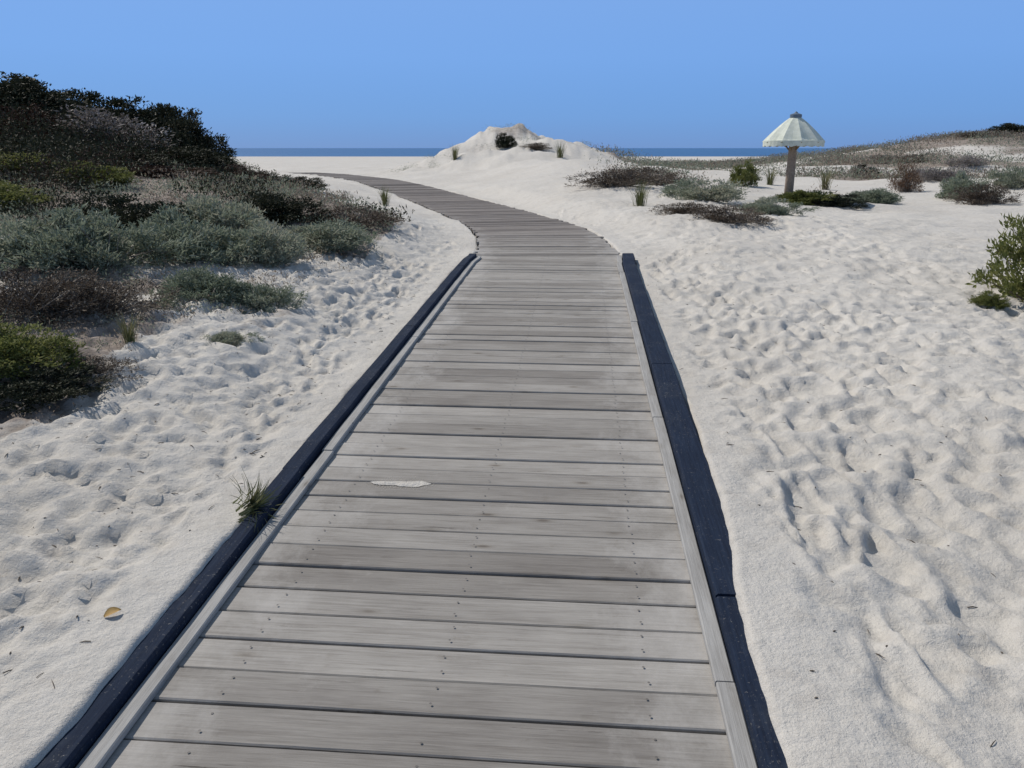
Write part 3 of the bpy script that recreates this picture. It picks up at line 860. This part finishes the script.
# mats of scrub and litter between the bushes: nobody could count it
def heights(x, y):
    return np.array([hz(a, b) for a, b in zip(x, y)])
def cover(name, n_c, cond, n_leaf, ll, lw, sig, hsig, mat, seed):
    global rng
    rng = np.random.default_rng(seed)
    cx, cy = cond(n_c)
    cz = heights(cx, cy)
    k = len(cx)
    sc = np.clip(np.hypot(cx, cy) / 9, .7, 2.2 if name != 'dune_scrub_cover' and name != 'grey_dune_scrub_cover' else 4.0)
    off = np.clip(rng.normal(0, 1, (k, n_leaf, 3)), -1.7, 1.7); off[..., 2] = np.abs(off[..., 2])
    LC = np.stack([cx, cy, cz], -1)[:, None] + off * (np.array([sig, sig, hsig])[None, None] * sc[:, None, None])
    LC = LC.reshape(-1, 3)
    s3 = np.repeat(sc, n_leaf)
    nr = np.zeros_like(LC); nr[:, 2] = .8
    V, T = leaves(LC, nr, ll * s3, lw * s3)
    return tag(obj(name, mesh_np(name, V, None, T), None, mat), kind='stuff')
def in_scrub(seed_, thr, fine):
    def f(n):
        x = rng.uniform(-24, 0, n * 8); y = 2.5 + 28 * rng.uniform(0, 1, n * 8) ** 1.6
        m = inside(x, y); x, y = x[m], y[m]
        q = fbm(x, y, fine, 3, seed_)
        m = q > thr; x, y = x[m], y[m]
        return x[:n], y[:n]
    return f
cover('scrub_cover', 5500, in_scrub(61, -.05, 1.4), 28, .032, .013, .085, .060, 'sage', 41)
cover('dry_scrub_cover', 3200, in_scrub(67, .05, 1.1), 26, .036, .012, .10, .055, 'tan', 42)
cover('dark_scrub_cover', 2600, in_scrub(71, .15, 2.4), 30, .04, .018, .10, .075, 'dark', 43)
def on_hill(thr, sd_):
    def f(n):
        x = rng.uniform(-24, -4.5, n * 8); y = rng.uniform(10.5, 28, n * 8)
        m = inside(x, y) & (fbm(x, y, 2.6, 3, sd_) > thr) & (x < -5.4 - .24 * (y - 10))
        return x[m][:n], y[m][:n]
    return f
cover('dune_thicket', 7500, on_hill(-.55, 73), 34, .032, .016, .14, .17, 'dark', 46)
cover('dry_dune_thicket', 3600, on_hill(-.20, 75), 34, .03, .014, .14, .16, 'umber', 47)
def right_scrub(thr, sd_):
    def f(n):
        x = rng.uniform(2, 75, n * 10); y = rng.uniform(20, 82, n * 10)
        v = path_dist(x, y)[0]
        m = (v > 4.6) & (y + .10 * x > 23) & (x > 2 + .11 * (y - 20)) & (fbm(x, y, 4.2, 4, 81) + .10 * sstep(34, 50, y) + .14 * sstep(9, 16, x) > thr) & (fbm(x, y, 1.8, 3, sd_) > -.05)
        return x[m][:n], y[m][:n]
    return f
cover('dune_scrub_cover', 4200, right_scrub(.11, 83), 24, .028, .011, .12, .055, 'tan', 44)
cover('grey_dune_scrub_cover', 3600, right_scrub(.10, 85), 24, .028, .011, .12, .055, 'sage', 48)
def far_dune(n):
    x = rng.uniform(-7, 6, n * 4); y = rng.uniform(42, 62, n * 4)
    m = fbm(x, y, 3.0, 3, 91) > .30
    return x[m][:n], y[m][:n]
cover('crest_cover', 160, far_dune, 22, .026, .011, .10, .05, 'sage', 45)

# litter: twigs and dry bits blown onto the sand
rng = np.random.default_rng(5)
mb = MB()
for i in range(900):
    if i < 650:
        y = rng.uniform(1.3, 8.5); x = straight(y) - WO - .12 - abs(rng.normal(0, 1.3))
    else:
        y = rng.uniform(1.3, 10); x = straight(y) + WO + .12 + abs(rng.normal(0, 1.6))
    z = hz(x, y); a = rng.uniform(0, 6.28); l = .004 + .022 * rng.uniform(0, 1) ** 2.2; r = rng.uniform(.0008, .0022)
    d = np.array([math.cos(a), math.sin(a), rng.uniform(-.1, .2)]) * l
    p = np.array([x, y, z + r])
    mb.ring_tube([p - d, p + np.array([0, 0, l * .15]), p + d], [r, r * 1.2, r * .5], 5)
tag(mb.build('beach_litter', None, ['litter']), kind='stuff')

# sand trodden onto the boards
def sand_patch(px, py, a, b, label):
    x, y, z = hit_deck(px, py); g = np.random.default_rng(int(px))
    n, m = 22, 6; V = [(0, 0, .0055)]; T = []; Q = []
    ph = g.uniform(0, 6.28, 4)
    for j in range(1, m + 1):
        for k in range(n):
            w = 2 * math.pi * k / n; t = j / m
            rr = t * (1 + .22 * math.sin(2 * w + ph[0]) + .16 * math.sin(3 * w + ph[1]) + .12 * math.sin(7 * w + ph[2]))
            V.append((a * rr * math.cos(w) + g.normal(0, .05 * a) * t, b * rr * math.sin(w) + g.normal(0, .05 * b) * t, .0055 * (1 - t) ** .7 - .0012 + g.uniform(-.0008, .0008)))
    for k in range(n): T.append((0, 1 + k, 1 + (k + 1) % n))
    for j in range(m - 1):
        for k in range(n):
            q = 1 + j * n
            Q.append((q + k, q + n + k, q + n + (k + 1) % n, q + (k + 1) % n))
    for i in range(260):                          # loose grains round the spill
        w = g.uniform(0, 6.28); r = .75 + abs(g.normal(0, .45)); q = len(V); gs = g.uniform(.0007, .0018)
        cx, cy = a * r * math.cos(w), b * r * math.sin(w) * 1.3
        V += [(cx - gs, cy - gs, -.001), (cx + gs, cy - gs, -.001), (cx, cy + gs, -.001), (cx, cy, gs * 1.2)]
        T += [(q, q + 1, q + 3), (q + 1, q + 2, q + 3), (q + 2, q, q + 3)]
    o = obj('sand_patch', mesh_np('sand_patch', V, Q, T, smooth=True), None, 'sand')
    o.location = (x, y, z + .003); o.rotation_euler = (R(1.9), 0, -.05)
    return tag(o, label, 'sand')
sand_patch(402, 484, .115, .034, 'bright streak of white sand on the middle of the boardwalk')

# an ochre leaf on the left bank
x, y = ground(115, 628)
V = []; Q = []
for i in range(7):
    t = i / 6; w = .026 * math.sin(math.pi * min(1, t * .92 + .06)) ** .8
    c = .012 * math.sin(t * 3)
    V += [(t * .085 - .042, -w, .006 + c + w * .3), (t * .085 - .042, 0, c + .002), (t * .085 - .042, w, .006 + c + w * .35)]
for i in range(6):
    for j in range(2): Q.append((3 * i + j, 3 * i + j + 1, 3 * i + j + 4, 3 * i + j + 3))
o = obj('dry_leaf', mesh_np('dry_leaf', V, Q, smooth=True), None, 'ochre')
o.location = (x, y, hz(x, y) + .004); o.rotation_euler = (.2, -.1, .7); o.scale = (.62, .62, .62)
tag(o, 'ochre dry leaf lying on the sand left of the boardwalk', 'leaf')

# ------------------------------------------------------------------ sunshade
x, y = ground(788, 199)
zb = hz(x, y)
um = thing('beach_sunshade', 'pale canopied beach sunshade on a thick brown post among dune scrub', 'sunshade', (x, y, zb - .03), .25)
print('sunshade', x, y, zb)
dist = math.hypot(x, y)
HT = 78 / F * (dist * 1.0)                # from foot to cap
print('sunshade height', HT)
HC = HT * .95; HE = HT * .67; RC = 27 / F * dist
mb = MB(); mb.ring_tube([(0, 0, -.3), (0, 0, .6), (0, 0, HE), (0, 0, HC - .02)], [.105, .10, .09, .06], 12); mb.build('post', um, ['post'], smooth=True)
mb = MB(); nseg = 10; sub = 4; rows = 9
top, bot = [], []
def cpt(i, k, inner):
    t = i / rows; w = 2 * math.pi * k / (nseg * sub)
    f = (k % sub) / sub; sagf = math.sin(math.pi * f)
    r = .05 + (RC - .05) * t
    z = HC - (HC - HE) * (t ** 1.25) - .055 * sagf * t
    if i == rows: z += .05 * sagf
    r *= 1 - .035 * sagf * t
    return (r * math.cos(w), r * math.sin(w), z - (.012 if inner else 0))
NK = nseg * sub
for inner in (0, 1):
    for i in range(rows + 1):
        for k in range(NK): mb.v.append(cpt(i, k, inner))
off = (rows + 1) * NK
for i in range(rows):
    for k in range(NK):
        k2 = (k + 1) % NK
        mb.face((i * NK + k, (i + 1) * NK + k, (i + 1) * NK + k2, i * NK + k2))
        mb.face((off + i * NK + k, off + i * NK + k2, off + (i + 1) * NK + k2, off + (i + 1) * NK + k))
for k in range(NK):
    k2 = (k + 1) % NK
    mb.face((rows * NK + k, off + rows * NK + k, off + rows * NK + k2, rows * NK + k2))
can = mb.build('canopy', um, ['canvas'])
mb = MB()
for k in range(NK):                       # hanging valance
    w0, w1 = 2 * math.pi * k / NK, 2 * math.pi * (k + 1) / NK
    b = len(mb.v)
    for rr in (RC * .985, RC * .975):
        for w in (w0, w1):
            f = .5 + .5 * math.cos(w * NK / 2)
            mb.v += [(rr * math.cos(w), rr * math.sin(w), HE + .015), (rr * math.cos(w), rr * math.sin(w), HE - .09 - .03 * f)]
    mb.face((b, b + 1, b + 3, b + 2)); mb.face((b + 4, b + 6, b + 7, b + 5)); mb.face((b + 1, b + 5, b + 7, b + 3)); mb.face((b, b + 2, b + 6, b + 4))
mb.build('valance', can, ['canvas'])
for k in range(nseg):
    w = 2 * math.pi * k / nseg; c, s_ = math.cos(w), math.sin(w)
    mb = MB()
    pts = [((.06 + (RC * .97 - .06) * t) * c for _ in [0]) for t in (0,)]
    P3 = []
    for t in (0, .35, .7, 1):
        r = .05 + (RC - .05) * t
        P3.append((r * c * .985, r * s_ * .985, HC - (HC - HE) * (t ** 1.25) - .035))
    mb.ring_tube(P3, [.018, .017, .015, .013], 6); mb.build('rib', um, ['rib'], smooth=True)
for k in range(0, nseg, 2):
    w = 2 * math.pi * k / nseg; c, s_ = math.cos(w), math.sin(w)
    t = .62; r = .05 + (RC - .05) * t
    mb = MB(); mb.ring_tube([(.08 * c, .08 * s_, HE - .18), (r * c, r * s_, HC - (HC - HE) * t ** 1.25 - .06)], [.02, .018], 6)
    mb.build('strut', um, ['rib'], smooth=True)
mb = MB(); mb.ring_tube([(0, 0, HC - .03), (0, 0, HC + .03), (0, 0, HC + .05), (0, 0, HT - .04), (0, 0, HT)], [.13, .13, .08, .05, .012], 14)
mb.build('cap', um, ['cap'], smooth=False)

# ------------------------------------------------------------------ light
SUN_DIR = Vector((-.74, .54, 1.02)).normalized()      # towards the sun: left, a little ahead
sd = bpy.data.lights.new('sun', 'SUN'); sd.energy = 3.6; sd.angle = R(.53); sd.color = (1, .94, .865)
so = bpy.data.objects.new('sun', sd); COL.objects.link(so)
so.rotation_euler = SUN_DIR.to_track_quat('Z', 'Y').to_euler(); so.location = (-20, 10, 30)
wd = bpy.data.worlds.new('World'); S.world = wd; wd.use_nodes = True
nt = wd.node_tree; bg = nt.nodes['Background']
sky = nt.nodes.new('ShaderNodeTexSky'); sky.sky_type = 'NISHITA'; sky.sun_disc = False
sky.sun_elevation = math.asin(SUN_DIR.z); sky.sun_rotation = math.atan2(SUN_DIR.x, SUN_DIR.y)
sky.altitude = 1500; sky.air_density = 1.0; sky.dust_density = 0.0; sky.ozone_density = 3.0
tc = nt.nodes.new('ShaderNodeTexCoord'); sp = nt.nodes.new('ShaderNodeSeparateXYZ'); nt.links.new(tc.outputs['Generated'], sp.inputs[0])
K = 1 / .12
rp = ramp(nt, sp.outputs[2], [(0, (.085, .24, .60)), (.035, (.115, .30, .70)), (.10, (.165, .365, .80)), (.18, (.20, .395, .82)), (.40, (.19, .265, .385)), (1, (.15, .20, .285))])
sc_ = nt.nodes.new('ShaderNodeVectorMath'); sc_.operation = 'SCALE'; sc_.inputs['Scale'].default_value = K; nt.links.new(rp.outputs[0], sc_.inputs[0])
nt.links.new(mix(nt, .90, sky.outputs[0], sc_.outputs[0]), bg.inputs['Color'])
bg.inputs['Strength'].default_value = .12
S.view_settings.view_transform = 'Standard'; S.view_settings.look = 'None'
S.view_settings.exposure = 0; S.view_settings.gamma = 1; S.view_settings.use_curve_mapping = False
S.render.engine = 'CYCLES'
S.cycles.max_bounces = 6
S.render.filter_size = 1.5
